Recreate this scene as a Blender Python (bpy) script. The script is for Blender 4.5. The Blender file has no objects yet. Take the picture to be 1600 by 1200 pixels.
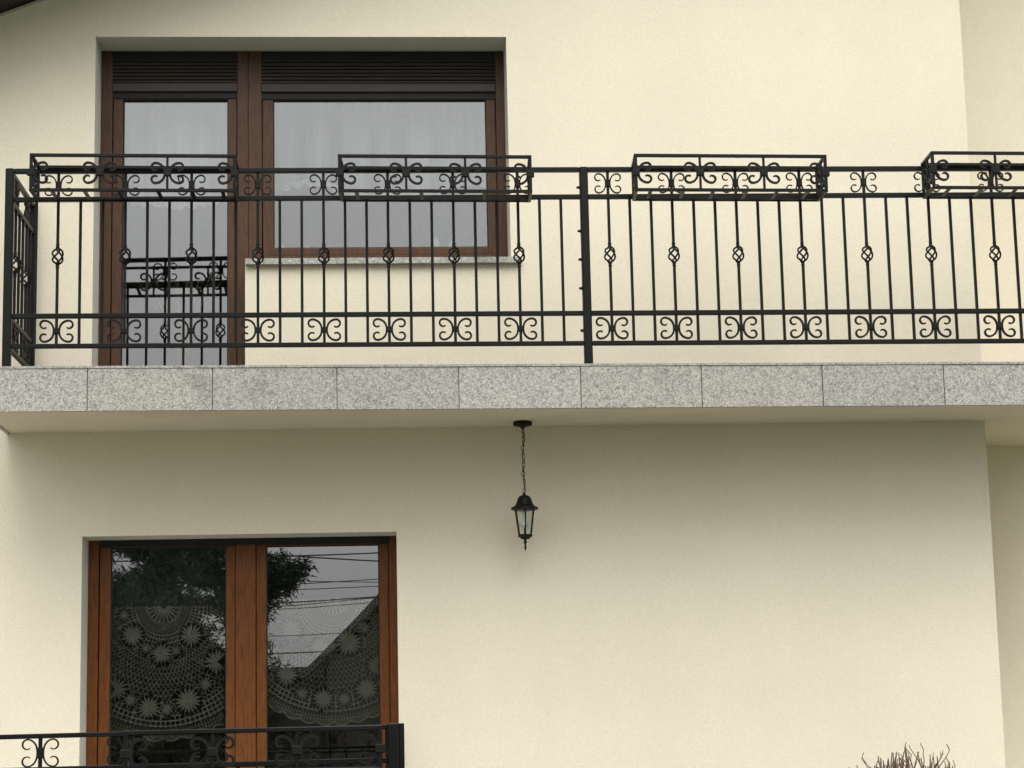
import bpy, bmesh, math, random
from mathutils import Vector, Matrix
random.seed(7)
PI = math.pi
S = bpy.context.scene
C = S.collection

# ---------------------------------------------------------------- camera
YAW, PITCH, ROLL, FPX = 0.0682122695, 0.165743073, -0.0221095122, 3191.70184
CAM = Vector((0, -12.4, 1.6))
fw = Vector((math.sin(YAW) * math.cos(PITCH), math.cos(YAW) * math.cos(PITCH), math.sin(PITCH)))
r0 = Vector((math.cos(YAW), -math.sin(YAW), 0)); u0 = r0.cross(fw)
rt = r0 * math.cos(ROLL) + u0 * math.sin(ROLL); up = -r0 * math.sin(ROLL) + u0 * math.cos(ROLL)
cd = bpy.data.cameras.new('camera'); cam = bpy.data.objects.new('camera', cd); C.objects.link(cam)
M = Matrix((rt, up, -fw)).transposed().to_4x4(); M.translation = CAM
cam.matrix_world = M
cd.sensor_width = 36; cd.lens = FPX / 1600 * 36; cd.clip_end = 2000; cd.clip_start = .1
S.camera = cam

# ---------------------------------------------------------------- world, sun, exposure
SUN_EL, SUN_AZ = math.radians(60), math.radians(12)     # azimuth: turn of the sun from straight in front of the wall, towards +X
w = bpy.data.worlds.new('World'); S.world = w; w.use_nodes = True
nt = w.node_tree; bg = nt.nodes['Background']
sky = nt.nodes.new('ShaderNodeTexSky'); sky.sky_type = 'NISHITA'; sky.sun_disc = False
sky.sun_elevation = SUN_EL; sky.sun_rotation = math.radians(180) - SUN_AZ
sky.air_density = 1.0; sky.dust_density = 6.0; sky.ozone_density = 1.0
hs = nt.nodes.new('ShaderNodeHueSaturation'); hs.inputs['Saturation'].default_value = .22
cl = nt.nodes.new('ShaderNodeMixRGB'); cl.inputs[0].default_value = .72; cl.inputs[2].default_value = (11.15, 11.15, 11.05, 1)   # cloud deck evening out the blue sky
nt.links.new(sky.outputs[0], hs.inputs['Color']); nt.links.new(hs.outputs[0], cl.inputs[1])
tcw = nt.nodes.new('ShaderNodeTexCoord'); cn = nt.nodes.new('ShaderNodeTexNoise'); cn.inputs['Scale'].default_value = 2.2; cn.inputs['Detail'].default_value = 5
cr = nt.nodes.new('ShaderNodeMapRange'); cr.inputs[1].default_value = .3; cr.inputs[2].default_value = .7; cr.inputs[3].default_value = .88; cr.inputs[4].default_value = 1.12
mu = nt.nodes.new('ShaderNodeMixRGB'); mu.blend_type = 'MULTIPLY'; mu.inputs[0].default_value = 1
nt.links.new(tcw.outputs['Generated'], cn.inputs['Vector']); nt.links.new(cn.outputs['Fac'], cr.inputs[0])
nt.links.new(cl.outputs[0], mu.inputs[1]); nt.links.new(cr.outputs[0], mu.inputs[2])
# overcast sky: the zenith is brighter than the horizon (1 + 2 sin elevation) / 3
sx = nt.nodes.new('ShaderNodeSeparateXYZ'); nt.links.new(tcw.outputs['Generated'], sx.inputs[0])
zr_ = nt.nodes.new('ShaderNodeMapRange'); zr_.inputs[1].default_value = 0; zr_.inputs[2].default_value = 1; zr_.inputs[3].default_value = .36; zr_.inputs[4].default_value = 2.45
nt.links.new(sx.outputs[2], zr_.inputs[0])
m3 = nt.nodes.new('ShaderNodeMixRGB'); m3.blend_type = 'MULTIPLY'; m3.inputs[0].default_value = 1
nt.links.new(mu.outputs[0], m3.inputs[1]); nt.links.new(zr_.outputs[0], m3.inputs[2])
nt.links.new(m3.outputs[0], bg.inputs[0]); bg.inputs[1].default_value = .12
sd = bpy.data.lights.new('sun', 'SUN'); sd.energy = 1.7; sd.angle = math.radians(50); sd.color = (1, .97, .91)
sun = bpy.data.objects.new('sun', sd); C.objects.link(sun)
sdir = Vector((math.sin(SUN_AZ) * math.cos(SUN_EL), -math.cos(SUN_AZ) * math.cos(SUN_EL), math.sin(SUN_EL)))
sun.rotation_euler = sdir.to_track_quat('Z', 'Y').to_euler()
S.view_settings.view_transform = 'Standard'; S.view_settings.look = 'None'; S.view_settings.gamma = 1
S.view_settings.exposure = 0.02

# ---------------------------------------------------------------- survey helpers: photo pixel -> point on a real plane
def ray(x, y): return (rt * (x - 800) - up * (y - 600)) / FPX + fw
def B(x, y, Y=0.0, Z=None):
    d = ray(x, y)
    t = (Z - CAM.z) / d.z if Z is not None else (Y - CAM.y) / d.y
    return CAM + d * t
def BX(x, y, Y=0.0): return B(x, y, Y).x
def BZ(x, y, Y=0.0): return B(x, y, Y).z
def BP(x, y, a, m):                       # on the vertical plane Y = a + m X
    d = ray(x, y); t = (a + m * CAM.x - CAM.y) / (d.y - m * d.x)
    return CAM + d * t

# ---------------------------------------------------------------- materials
def mat(name, col, rough=.7, metal=0, noise=None, bump=None, spec=.5, coat=0):
    m = bpy.data.materials.new(name); m.use_nodes = True; n = m.node_tree; b = n.nodes['Principled BSDF']
    b.inputs['Base Color'].default_value = (*col, 1); b.inputs['Roughness'].default_value = rough
    b.inputs['Metallic'].default_value = metal; b.inputs['Specular IOR Level'].default_value = spec
    tc = n.nodes.new('ShaderNodeTexCoord')
    last = None
    for (sc, amt, stretch) in (noise or []):
        mp = n.nodes.new('ShaderNodeMapping'); mp.inputs['Scale'].default_value = stretch
        t = n.nodes.new('ShaderNodeTexNoise'); t.inputs['Scale'].default_value = sc; t.inputs['Detail'].default_value = 4
        r = n.nodes.new('ShaderNodeMapRange'); r.inputs[1].default_value = .3; r.inputs[2].default_value = .7
        r.inputs[3].default_value = 1 - amt; r.inputs[4].default_value = 1 + amt
        x = n.nodes.new('ShaderNodeMixRGB'); x.blend_type = 'MULTIPLY'; x.inputs[0].default_value = 1
        n.links.new(tc.outputs['Object'], mp.inputs[0]); n.links.new(mp.outputs[0], t.inputs['Vector'])
        n.links.new(t.outputs['Fac'], r.inputs[0]); n.links.new(r.outputs[0], x.inputs[2])
        if last: n.links.new(last, x.inputs[1])
        else: x.inputs[1].default_value = (*col, 1)
        last = x.outputs[0]
    if last: n.links.new(last, b.inputs['Base Color'])
    if bump:
        t = n.nodes.new('ShaderNodeTexNoise'); t.inputs['Scale'].default_value = bump[0]; t.inputs['Detail'].default_value = 3
        bp = n.nodes.new('ShaderNodeBump'); bp.inputs['Strength'].default_value = bump[1]; bp.inputs['Distance'].default_value = bump[2]
        n.links.new(tc.outputs['Object'], t.inputs['Vector']); n.links.new(t.outputs['Fac'], bp.inputs['Height'])
        n.links.new(bp.outputs[0], b.inputs['Normal'])
    return m
U3 = (1, 1, 1)
PLASTER = mat('cream_plaster', (.80, .733, .585), .92, noise=[(.9, .03, U3), (2.5, .007, (3, 3, .25)), (.45, .02, U3), (240, .10, U3), (95, .065, U3), (28, .02, U3)], bump=(170, .6, .004), spec=.2)
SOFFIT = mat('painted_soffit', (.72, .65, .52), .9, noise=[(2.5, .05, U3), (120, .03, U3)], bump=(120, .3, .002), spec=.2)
REVEAL = mat('grey_white_reveal', (.66, .64, .57), .9, noise=[(3, .04, U3), (150, .04, U3)], bump=(150, .3, .002), spec=.2)
IRON = mat('black_painted_iron', (.0048, .0048, .0048), .45, noise=[(9, .25, U3)], bump=(160, .15, .0006), spec=.22)
IRONB = mat('dark_hammered_iron', (.005, .005, .005), .55, noise=[(30, .3, U3)], bump=(120, .4, .001), spec=.22)
WOODU = mat('mahogany_varnish', (.084, .041, .021), .40, noise=[(14, .28, (6, 6, .6)), (70, .12, (5, 5, .4))], spec=.3)
WOODL = mat('brown_varnish_bounce_lit', (.150, .050, .011), .40, noise=[(14, .30, (6, 6, .6)), (70, .15, (5, 5, .4))], spec=.28)  # lower frames: warm bounced light painted into the varnish colour
BLACK = mat('black_gasket_and_shade', (.008, .008, .008), .7)
SHUT = mat('dark_brown_shutter', (.032, .022, .018), .5, noise=[(20, .15, (.3, 1, 1))])
ROOFW = mat('dark_roof_boards', (.022, .017, .015), .7, noise=[(12, .3, (1, 6, 1))])
TRIM = mat('roof_edge_trim', (.42, .40, .36), .6)
TILE = mat('dark_roof_tiles', (.05, .045, .043), .8, noise=[(8, .3, U3)])
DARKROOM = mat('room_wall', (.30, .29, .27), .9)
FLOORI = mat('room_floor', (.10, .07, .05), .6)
PORC = mat('white_porcelain', (.75, .75, .72), .35)
LEAF = mat('pale_leaf', (.30, .33, .17), .6, noise=[(30, .3, U3)])
TERRA = mat('clay_pot', (.22, .10, .06), .8)
TWIG = mat('dry_twig_bark', (.125, .082, .058), .85, noise=[(60, .4, U3)])
GRASS = mat('short_grass', (.045, .06, .022), .95, noise=[(1.2, .25, U3), (30, .4, U3)], bump=(40, .6, .03))
NEEDLE = mat('dark_needles', (.022, .034, .018), .85, noise=[(3, .4, U3)])
BARK = mat('tree_bark', (.07, .05, .035), .9, noise=[(10, .3, U3)])
NWALL = mat('brown_render', (.035, .03, .025), .9, noise=[(2, .1, U3)])
NTILE = mat('charcoal_tiles', (.030, .028, .028), .85, noise=[(6, .35, U3)])
PAVE = mat('terrace_paving', (.07, .068, .064), .85, noise=[(5, .1, U3), (80, .08, U3)])
CONC = mat('concrete_base', (.20, .195, .18), .9, noise=[(3, .12, U3)])

def granite(name, tint, seed):
    m = bpy.data.materials.new(name); m.use_nodes = True; n = m.node_tree; b = n.nodes['Principled BSDF']
    b.inputs['Roughness'].default_value = .62
    tc = n.nodes.new('ShaderNodeTexCoord')
    mp = n.nodes.new('ShaderNodeMapping'); mp.inputs['Location'].default_value = (seed * 3.1, seed, seed * 1.7)
    n.links.new(tc.outputs['Object'], mp.inputs[0])
    def noise(sc, det, dist):
        t = n.nodes.new('ShaderNodeTexNoise'); t.inputs['Scale'].default_value = sc; t.inputs['Detail'].default_value = det
        t.inputs['Distortion'].default_value = dist; n.links.new(mp.outputs[0], t.inputs['Vector']); return t
    a = noise(64, 3, 1.5); r = n.nodes.new('ShaderNodeValToRGB'); e = r.color_ramp.elements
    e[0].position = .34; e[0].color = (.195, .194, .188, 1); e[1].position = .66; e[1].color = (.49, .485, .462, 1)
    x = r.color_ramp.elements.new(.46); x.color = (.30, .30, .295, 1)
    x = r.color_ramp.elements.new(.54); x.color = (.41, .41, .40, 1)
    n.links.new(a.outputs['Fac'], r.inputs[0])
    v = n.nodes.new('ShaderNodeTexVoronoi'); v.inputs['Scale'].default_value = 120; n.links.new(mp.outputs[0], v.inputs['Vector'])
    vr = n.nodes.new('ShaderNodeMapRange'); vr.inputs[1].default_value = 0; vr.inputs[2].default_value = .6; vr.inputs[3].default_value = .78; vr.inputs[4].default_value = 1.12
    n.links.new(v.outputs['Distance'], vr.inputs[0])
    st = noise(2.6, 4, .4); sr = n.nodes.new('ShaderNodeMapRange'); sr.inputs[1].default_value = .61; sr.inputs[2].default_value = .76; sr.inputs[3].default_value = 1; sr.inputs[4].default_value = .6
    n.links.new(st.outputs['Fac'], sr.inputs[0])
    cur = r.outputs[0]
    for o in (vr.outputs[0], sr.outputs[0]):
        k = n.nodes.new('ShaderNodeMixRGB'); k.blend_type = 'MULTIPLY'; k.inputs[0].default_value = 1
        n.links.new(cur, k.inputs[1]); n.links.new(o, k.inputs[2]); cur = k.outputs[0]
    k = n.nodes.new('ShaderNodeMixRGB'); k.blend_type = 'MULTIPLY'; k.inputs[0].default_value = 1; k.inputs[2].default_value = (*tint, 1)
    n.links.new(cur, k.inputs[1]); n.links.new(k.outputs[0], b.inputs['Base Color'])
    bp = n.nodes.new('ShaderNodeBump'); bp.inputs['Strength'].default_value = .25; bp.inputs['Distance'].default_value = .002
    n.links.new(a.outputs['Fac'], bp.inputs['Height']); n.links.new(bp.outputs[0], b.inputs['Normal'])
    return m
GRAN = [granite('grey_granite_%s' % k, (t[0] * .97, t[1] * .955, t[2] * .92), i * 2.3) for i, (k, t) in enumerate((('pale', (.98, .97, .93)), ('mid', (.89, .885, .86)), ('warm', (.95, .93, .885))))]
GSILL = granite('speckled_sill_granite', (1.0, .98, .93), 9.1)

def glassmat(name, fac, tint):
    m = bpy.data.materials.new(name); m.use_nodes = True; n = m.node_tree; n.nodes.clear()
    o = n.nodes.new('ShaderNodeOutputMaterial'); mx = n.nodes.new('ShaderNodeMixShader')
    t = n.nodes.new('ShaderNodeBsdfTransparent'); t.inputs[0].default_value = (*tint, 1)
    g = n.nodes.new('ShaderNodeBsdfGlossy'); g.inputs['Roughness'].default_value = 0.0; g.inputs[0].default_value = (1, 1, 1, 1)
    lw = n.nodes.new('ShaderNodeFresnel'); lw.inputs[0].default_value = 1.5
    ad = n.nodes.new('ShaderNodeMath'); ad.operation = 'ADD'; ad.inputs[1].default_value = fac
    tc = n.nodes.new('ShaderNodeTexCoord'); nz = n.nodes.new('ShaderNodeTexNoise'); nz.inputs['Scale'].default_value = 1.1; nz.inputs['Detail'].default_value = 0
    bp = n.nodes.new('ShaderNodeBump'); bp.inputs['Strength'].default_value = .25; bp.inputs['Distance'].default_value = .004
    n.links.new(tc.outputs['Object'], nz.inputs['Vector']); n.links.new(nz.outputs['Fac'], bp.inputs['Height']); n.links.new(bp.outputs[0], g.inputs['Normal'])
    n.links.new(lw.outputs[0], ad.inputs[0]); n.links.new(ad.outputs[0], mx.inputs[0])
    n.links.new(t.outputs[0], mx.inputs[1]); n.links.new(g.outputs[0], mx.inputs[2]); n.links.new(mx.outputs[0], o.inputs[0])
    return m
GLASS = glassmat('window_glass', .155, (.93, .95, .95))
GLASSL = glassmat('terrace_glass', .235, (.90, .92, .92))
LAMPGLASS = glassmat('lantern_glass', .03, (.93, .94, .93))
def fabric(name, col, trans, dens=0.0, rib=None):
    m = bpy.data.materials.new(name); m.use_nodes = True; n = m.node_tree; n.nodes.clear()
    o = n.nodes.new('ShaderNodeOutputMaterial'); mx = n.nodes.new('ShaderNodeMixShader'); m2 = n.nodes.new('ShaderNodeMixShader')
    t = n.nodes.new('ShaderNodeBsdfTransparent'); d = n.nodes.new('ShaderNodeBsdfDiffuse'); tl = n.nodes.new('ShaderNodeBsdfTranslucent')
    d.inputs[0].default_value = (*col, 1); tl.inputs[0].default_value = (*col, 1)
    m2.inputs[0].default_value = .3; mx.inputs[0].default_value = 1 - trans
    n.links.new(d.outputs[0], m2.inputs[1]); n.links.new(tl.outputs[0], m2.inputs[2])
    n.links.new(t.outputs[0], mx.inputs[1]); n.links.new(m2.outputs[0], mx.inputs[2]); n.links.new(mx.outputs[0], o.inputs[0])
    if rib:
        tc = n.nodes.new('ShaderNodeTexCoord'); mp = n.nodes.new('ShaderNodeMapping'); mp.inputs['Scale'].default_value = rib[1]
        nz = n.nodes.new('ShaderNodeTexNoise'); nz.inputs['Scale'].default_value = rib[0]; nz.inputs['Detail'].default_value = 3
        mr = n.nodes.new('ShaderNodeMapRange'); mr.inputs[1].default_value = .3; mr.inputs[2].default_value = .7
        mr.inputs[3].default_value = 1 - trans - rib[2]; mr.inputs[4].default_value = 1 - trans + rib[2]
        n.links.new(tc.outputs['Object'], mp.inputs[0]); n.links.new(mp.outputs[0], nz.inputs['Vector']); n.links.new(nz.outputs['Fac'], mr.inputs[0]); n.links.new(mr.outputs[0], mx.inputs[0])
    return m
VOILE = fabric('white_voile', (.86, .87, .88), .30, rib=(4, (1.6, .3, .10), .5))  # light and dark of the folds put into streaked opacity
HEM = fabric('white_lace_hem', (.90, .90, .89), .15, rib=(90, (1, 1, 1), .3))
SHEER = fabric('grey_green_sheer', (.34, .36, .32), .35, rib=(40, (1, 1, 1), .06))
THREAD = fabric('ecru_cotton_thread', (.80, .76, .60), 0.0)
CLOTHW = fabric('dense_crochet', (.60, .57, .45), .35)

# ---------------------------------------------------------------- mesh helpers
def obj(name, bm, m, parent=None, smooth=False):
    bmesh.ops.recalc_face_normals(bm, faces=bm.faces)
    me = bpy.data.meshes.new(name); bm.to_mesh(me); bm.free()
    for k in (m if isinstance(m, (list, tuple)) else [m]): me.materials.append(k)
    if smooth:
        for p in me.polygons: p.use_smooth = True
    o = bpy.data.objects.new(name, me); C.objects.link(o)
    if parent:
        o.parent = parent
        chain = Vector((0, 0, 0)); q = parent
        while q: chain += q.location; q = q.parent
        me.transform(Matrix.Translation(-chain))
    return o
def thing(name, label, cat, loc=(0, 0, 0), group=None):
    o = bpy.data.objects.new(name, None); C.objects.link(o); o.location = loc; o.empty_display_size = .1
    return tag(o, label, cat, group)
def tag(o, label, cat, group=None):
    o['label'] = label; o['category'] = cat
    if group: o['group'] = group
    return o
def box(bm, x0, x1, y0, y1, z0, z1, bev=0, mi=0):
    vs = [bm.verts.new((x, y, z)) for x in (x0, x1) for y in (y0, y1) for z in (z0, z1)]
    fs = [bm.faces.new([vs[i] for i in f]) for f in ((0, 1, 3, 2), (4, 6, 7, 5), (0, 4, 5, 1), (2, 3, 7, 6), (0, 2, 6, 4), (1, 5, 7, 3))]
    for f in fs: f.material_index = mi
    if bev:
        es = list({e for f in fs for e in f.edges})
        bmesh.ops.bevel(bm, geom=es, offset=bev, segments=2, affect='EDGES', profile=.6)
    return fs
def boxes(*bs, bev=0):
    bm = bmesh.new()
    for b in bs: box(bm, *b, bev=bev)
    return bm
def bar(bm, p, q, a, b, nrm):             # square bar p->q; width a across nrm, b along nrm
    p = Vector(p); q = Vector(q); t = (q - p).normalized(); n = Vector(nrm); n = (n - t * n.dot(t)).normalized(); s = t.cross(n)
    ring = []
    for c in (p, q): ring.append([bm.verts.new(c + s * (a / 2 * i) + n * (b / 2 * j)) for i, j in ((-1, -1), (1, -1), (1, 1), (-1, 1))])
    fs = [bm.faces.new([ring[0][k], ring[0][(k + 1) % 4], ring[1][(k + 1) % 4], ring[1][k]]) for k in range(4)]
    fs += [bm.faces.new(ring[0][::-1]), bm.faces.new(ring[1])]
    c = min(a, b) * .12
    if c > .0006: bmesh.ops.bevel(bm, geom=list({e for f in fs for e in f.edges}), offset=c, segments=1, affect='EDGES')
def sweep(bm, pts, a, b, nrm):            # flat strip swept along a path; a = thickness in the plane, b = width along nrm
    n = Vector(nrm).normalized(); rings = []; L = len(pts)
    for i, p in enumerate(pts):
        t = (Vector(pts[min(i + 1, L - 1)]) - Vector(pts[max(i - 1, 0)])).normalized(); s = t.cross(n)
        aa = a(i / (L - 1)) if callable(a) else a
        rings.append([bm.verts.new(Vector(p) + s * (aa / 2 * x) + n * (b / 2 * y)) for x, y in ((-1, -1), (1, -1), (1, 1), (-1, 1))])
    for r, q in zip(rings, rings[1:]):
        for k in range(4): bm.faces.new([r[k], r[(k + 1) % 4], q[(k + 1) % 4], q[k]])
    bm.faces.new(rings[0][::-1]); bm.faces.new(rings[-1])
def tube(bm, pts, r, sides=6, closed=False):
    rings = []; L = len(pts); n = None
    for i, p in enumerate(pts):
        p = Vector(p)
        if closed: t = (Vector(pts[(i + 1) % L]) - Vector(pts[i - 1])).normalized()
        else: t = (Vector(pts[min(i + 1, L - 1)]) - Vector(pts[max(i - 1, 0)])).normalized()
        if n is None: n = t.orthogonal().normalized()
        n = (n - t * n.dot(t)).normalized(); s = t.cross(n)
        rr = r(i / (L - 1)) if callable(r) else r
        rings.append([bm.verts.new(p + (n * math.cos(2 * PI * k / sides) + s * math.sin(2 * PI * k / sides)) * rr) for k in range(sides)])
    prs = list(zip(rings, rings[1:])) + ([(rings[-1], rings[0])] if closed else [])
    for a, b in prs:
        for k in range(sides): bm.faces.new([a[k], a[(k + 1) % sides], b[(k + 1) % sides], b[k]])
    if not closed and sides > 2: bm.faces.new(rings[0][::-1]); bm.faces.new(rings[-1])
def lathe(bm, prof, c, sides=20, ph=0, cap=True):
    rings = [[bm.verts.new((c[0] + r * math.cos(2 * PI * k / sides + ph), c[1] + r * math.sin(2 * PI * k / sides + ph), c[2] + z)) for k in range(sides)] for r, z in prof]
    for a, b in zip(rings, rings[1:]):
        for k in range(sides): bm.faces.new([a[k], a[(k + 1) % sides], b[(k + 1) % sides], b[k]])
    if cap: bm.faces.new(rings[0][::-1]); bm.faces.new(rings[-1])

# ================================================================ THE HOUSE
house = thing('house', 'cream rendered two storey house with brown framed windows and a granite edged balcony', 'house', (0, 0, 0))
XC = 3.80                      # right corner of the front wall
RY = 1.20                      # depth of the set-back wall
YF = .275                      # front of the window frames
GZ = 0.0
UX0, UX1, UTOP = -1.718, .858, 5.914                 # upper opening
DX1 = BX(383, 480)                                    # door part ends, parapet begins
USILL = BZ(600, 402.5)
FLOOR = 3.66                                          # balcony floor level
LX0, LX1, LTOP = -1.762, .125, 2.778
LBOT = .62
SL0, SM = -.8112, .0317                               # front face of the balcony: Y = SL0 + SM X
ZS = 3.411                                            # soffit level
ZT = BP(850, 568.6, SL0, SM).z                        # slab top

def wall_sheet(bm, xs, zs, y, holes):
    vv = {}
    for i in range(len(xs) - 1):
        for j in range(len(zs) - 1):
            cx = (xs[i] + xs[i + 1]) / 2; cz = (zs[j] + zs[j + 1]) / 2
            if any(h[0] < cx < h[1] and h[2] < cz < h[3] for h in holes): continue
            q = []
            for a, b in ((i, j), (i + 1, j), (i + 1, j + 1), (i, j + 1)):
                k = (a, b)
                if k not in vv: vv[k] = bm.verts.new((xs[a], y, zs[b]))
                q.append(vv[k])
            bm.faces.new(q)
xs = sorted({-7.0, LX0, UX0, DX1, LX1, UX1, XC}); zs = sorted({GZ - .3, LBOT, LTOP, FLOOR, USILL, UTOP, 9.2})
holes = [(UX0, DX1, FLOOR, UTOP), (DX1, UX1, USILL, UTOP), (LX0, LX1, LBOT, LTOP)]
bm = bmesh.new(); wall_sheet(bm, xs, zs, 0, holes)
# thickness: back sheet and the right-hand corner face
box(bm, XC - .02, XC - .0005, .001, RY + .3, GZ - .3, 9.2)
obj('front_wall', bm, PLASTER, house)
# reveals (lining of the openings), 30 cm deep
def reveal(x0, x1, z0, z1, skipbottom=True):
    bm = bmesh.new()
    def q(*p): bm.faces.new([bm.verts.new(v) for v in p])
    q((x0, 0.0, z0), (x0, .42, z0), (x0, .42, z1), (x0, 0, z1))
    q((x1, 0, z0), (x1, .42, z0), (x1, .42, z1), (x1, 0, z1))
    q((x0, 0, z1), (x1, 0, z1), (x1, .42, z1), (x0, .42, z1))
    if not skipbottom: q((x0, 0, z0), (x1, 0, z0), (x1, .42, z0), (x0, .42, z0))
    return bm
obj('window_reveal', reveal(UX0, UX1, FLOOR, UTOP), REVEAL, house)
obj('window_reveal', reveal(LX0, LX1, LBOT, LTOP, False), REVEAL, house)
obj('parapet_side', boxes((DX1 + .0005, DX1 + .02, .001, .42, FLOOR, USILL - .001)), REVEAL, house)
# plaster edge bead proud of the lintel corner
# set-back wall on the right
bm = bmesh.new(); wall_sheet(bm, [XC - .05, 9.0], [GZ - .3, 9.2], RY, []); obj('set_back_wall', bm, PLASTER, house)
# gable roof: slopes over the front wall with its overhang
pz0 = BZ(0, 21); px0 = BX(0, 21); pz1 = BZ(58, 0); px1 = BX(58, 0)
rs = (pz1 - pz0) / (px1 - px0)
APX = 3.3; APZ = pz0 + rs * (APX - px0)
def roofz(x): return APZ - rs * abs(x - APX)
bm = bmesh.new(); OV = -.62
for xa_, xe, ov in ((APX, -7.2, OV), (APX, XC + .45, OV), (XC + .451, 9.2, RY - .55)):  # unseen eave over the set-back wall cut back to let light in
    p = [(xa_, ov), (xe, ov), (xe, 6.5), (xa_, 6.5)]
    lo = [bm.verts.new((x, y, roofz(x))) for x, y in p]; hi = [bm.verts.new((x, y, roofz(x) + .22)) for x, y in p]
    bm.faces.new(lo); f = bm.faces.new(hi); f.material_index = 1
    for k in range(4):
        f = bm.faces.new([lo[k], lo[(k + 1) % 4], hi[(k + 1) % 4], hi[k]])
roof = obj('roof', bm, [ROOFW, TILE], house)
bm = bmesh.new()                                       # soffit boards: grooves as battens between boards
for k in range(-36, 40):
    x = k * .2 + .07
    for s in (0,):
        z = roofz(x) - .006
        if x > XC + .4: continue
        bar(bm, (x, OV + .01, z), (x, -.02, z), .012, .012, (0, 0, 1))
obj('soffit_batten', bm, BLACK, roof)
bm = bmesh.new()
for xa, xb in ((-7, APX), (APX, XC)):
    bar(bm, (xa, -.012, roofz(xa) - .016), (xb, -.012, roofz(xb) - .016), .012, .024, (0, 1, 0))
obj('wall_trim', bm, TRIM, roof)

# ---- balcony slab: core, soffit, facing slabs, top paving
XL, XR = -2.222, 4.75
def ys(x): return SL0 + SM * x
bm = bmesh.new(); T = .022
def prism(bm, poly, z0, z1):
    lo = [bm.verts.new((x, y, z0)) for x, y in poly]; hi = [bm.verts.new((x, y, z1)) for x, y in poly]
    bm.faces.new(lo[::-1]); bm.faces.new(hi); L = len(poly)
    for k in range(L): bm.faces.new([lo[k], lo[(k + 1) % L], hi[(k + 1) % L], hi[k]])
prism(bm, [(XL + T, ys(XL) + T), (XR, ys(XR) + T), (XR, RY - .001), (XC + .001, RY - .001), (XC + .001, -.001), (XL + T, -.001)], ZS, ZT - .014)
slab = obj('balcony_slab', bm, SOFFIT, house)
JX = [XL] + [BP(x, 605, SL0, SM).x for x in (136.5, 332, 526.5, 717, 907.5, 1096.5, 1285.5, 1475.5)]
JX += [JX[-1] + .64, XR]
for k in range(len(JX) - 1):
    g = .0025; a, b = JX[k] + (g if k else 0), JX[k + 1] - g; bm = bmesh.new()
    dz = random.uniform(-.0012, .0012); dy = random.uniform(-.0015, .001)
    prism(bm, [(a, ys(a) + dy), (b, ys(b) + dy), (b, ys(b) + T - .001), (a, ys(a) + T - .001)], ZS - .006 + dz, ZT - .0155)
    bmesh.ops.bevel(bm, geom=list(bm.edges), offset=.0015, segments=1, affect='EDGES')
    obj('facing_slab', bm, GRAN[(k * 2 + k // 3) % 3], slab)
obj('facing_slab', boxes((XL, XL + T - .001, ys(XL) + T, -.002, ZS - .006, ZT - .0155)), GRAN[0], slab)
bm = bmesh.new(); a = XL - .004
prism(bm, [(a, ys(a) - .004), (XR, ys(XR) - .004), (XR, RY - .002), (XC + .002, RY - .002), (XC + .002, -.002), (a, -.002)], ZT - .0135, ZT)
bm.normal_update()
for f in bm.faces:
    if f.normal.z > .9: f.material_index = 1
obj('floor_tiles', bm, [GRAN[1], mat('dark_floor_tile', (.13, .12, .11), .6, noise=[(4, .15, U3)])], slab)  # unseen top face coloured dark to cut light bounced onto the lintel

# ---- window builder
def P4(*px): return px
def window_unit(name, x0, x1, zt, zb, wood, leaves, posts, top_off, label=None, ytop=None):
    """leaves: list of (sash x0, sash x1, glass x0, glass x1, glass top, glass bottom, sash bottom)."""
    bm = bmesh.new(); F0 = YF
    for (a, b, zl) in posts:
        box(bm, a, b, F0, F0 + .075, zl, zt, bev=.002)
    box(bm, posts[0][1] - .001, posts[-1][0] + .001, F0 + .074, F0 + .08, zt - .045, zt - .001)
    w_ = obj(name, bm, wood, house)
    for (sa, sb, ga, gb, gt, gb2, sbm, spt) in leaves:
        s = bmesh.new(); q = F0 + .012
        box(s, sa, ga, q, q + .06, sbm, spt, bev=.003); box(s, gb, sb, q, q + .06, sbm, spt, bev=.003)
        box(s, ga + .0005, gb - .0005, q + .001, q + .06, gt, spt - .001, bev=.002); box(s, ga + .0005, gb - .0005, q + .001, q + .06, sbm + .001, gb2, bev=.003)
        obj('sash', s, wood, w_)
        s = bmesh.new(); e = .006; q2 = q + .014
        for bb in ((ga, ga + e, q2, q2 + .01, gb2, gt), (gb - e, gb, q2, q2 + .01, gb2, gt), (ga + e, gb - e, q2, q2 + .01, gt - e, gt), (ga + e, gb - e, q2, q2 + .01, gb2, gb2 + e)): box(s, *bb)
        obj('gasket', s, BLACK, w_)
        s = bmesh.new(); box(s, ga - .004, gb + .004, q2 + .011, q2 + .017, gb2 - .004, gt + .004)
        if name == 'balcony_door':
            for v in s.verts: v.co.y += (v.co.z - gb2) * .0034
        obj('pane', s, GLASSL if name == 'terrace_window' else GLASS, w_)
    return w_
Y1 = YF
def fx(x, y=300): return BX(x, y, Y1)
def fz(x, y): return BZ(x, y, Y1 + .01)
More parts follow.
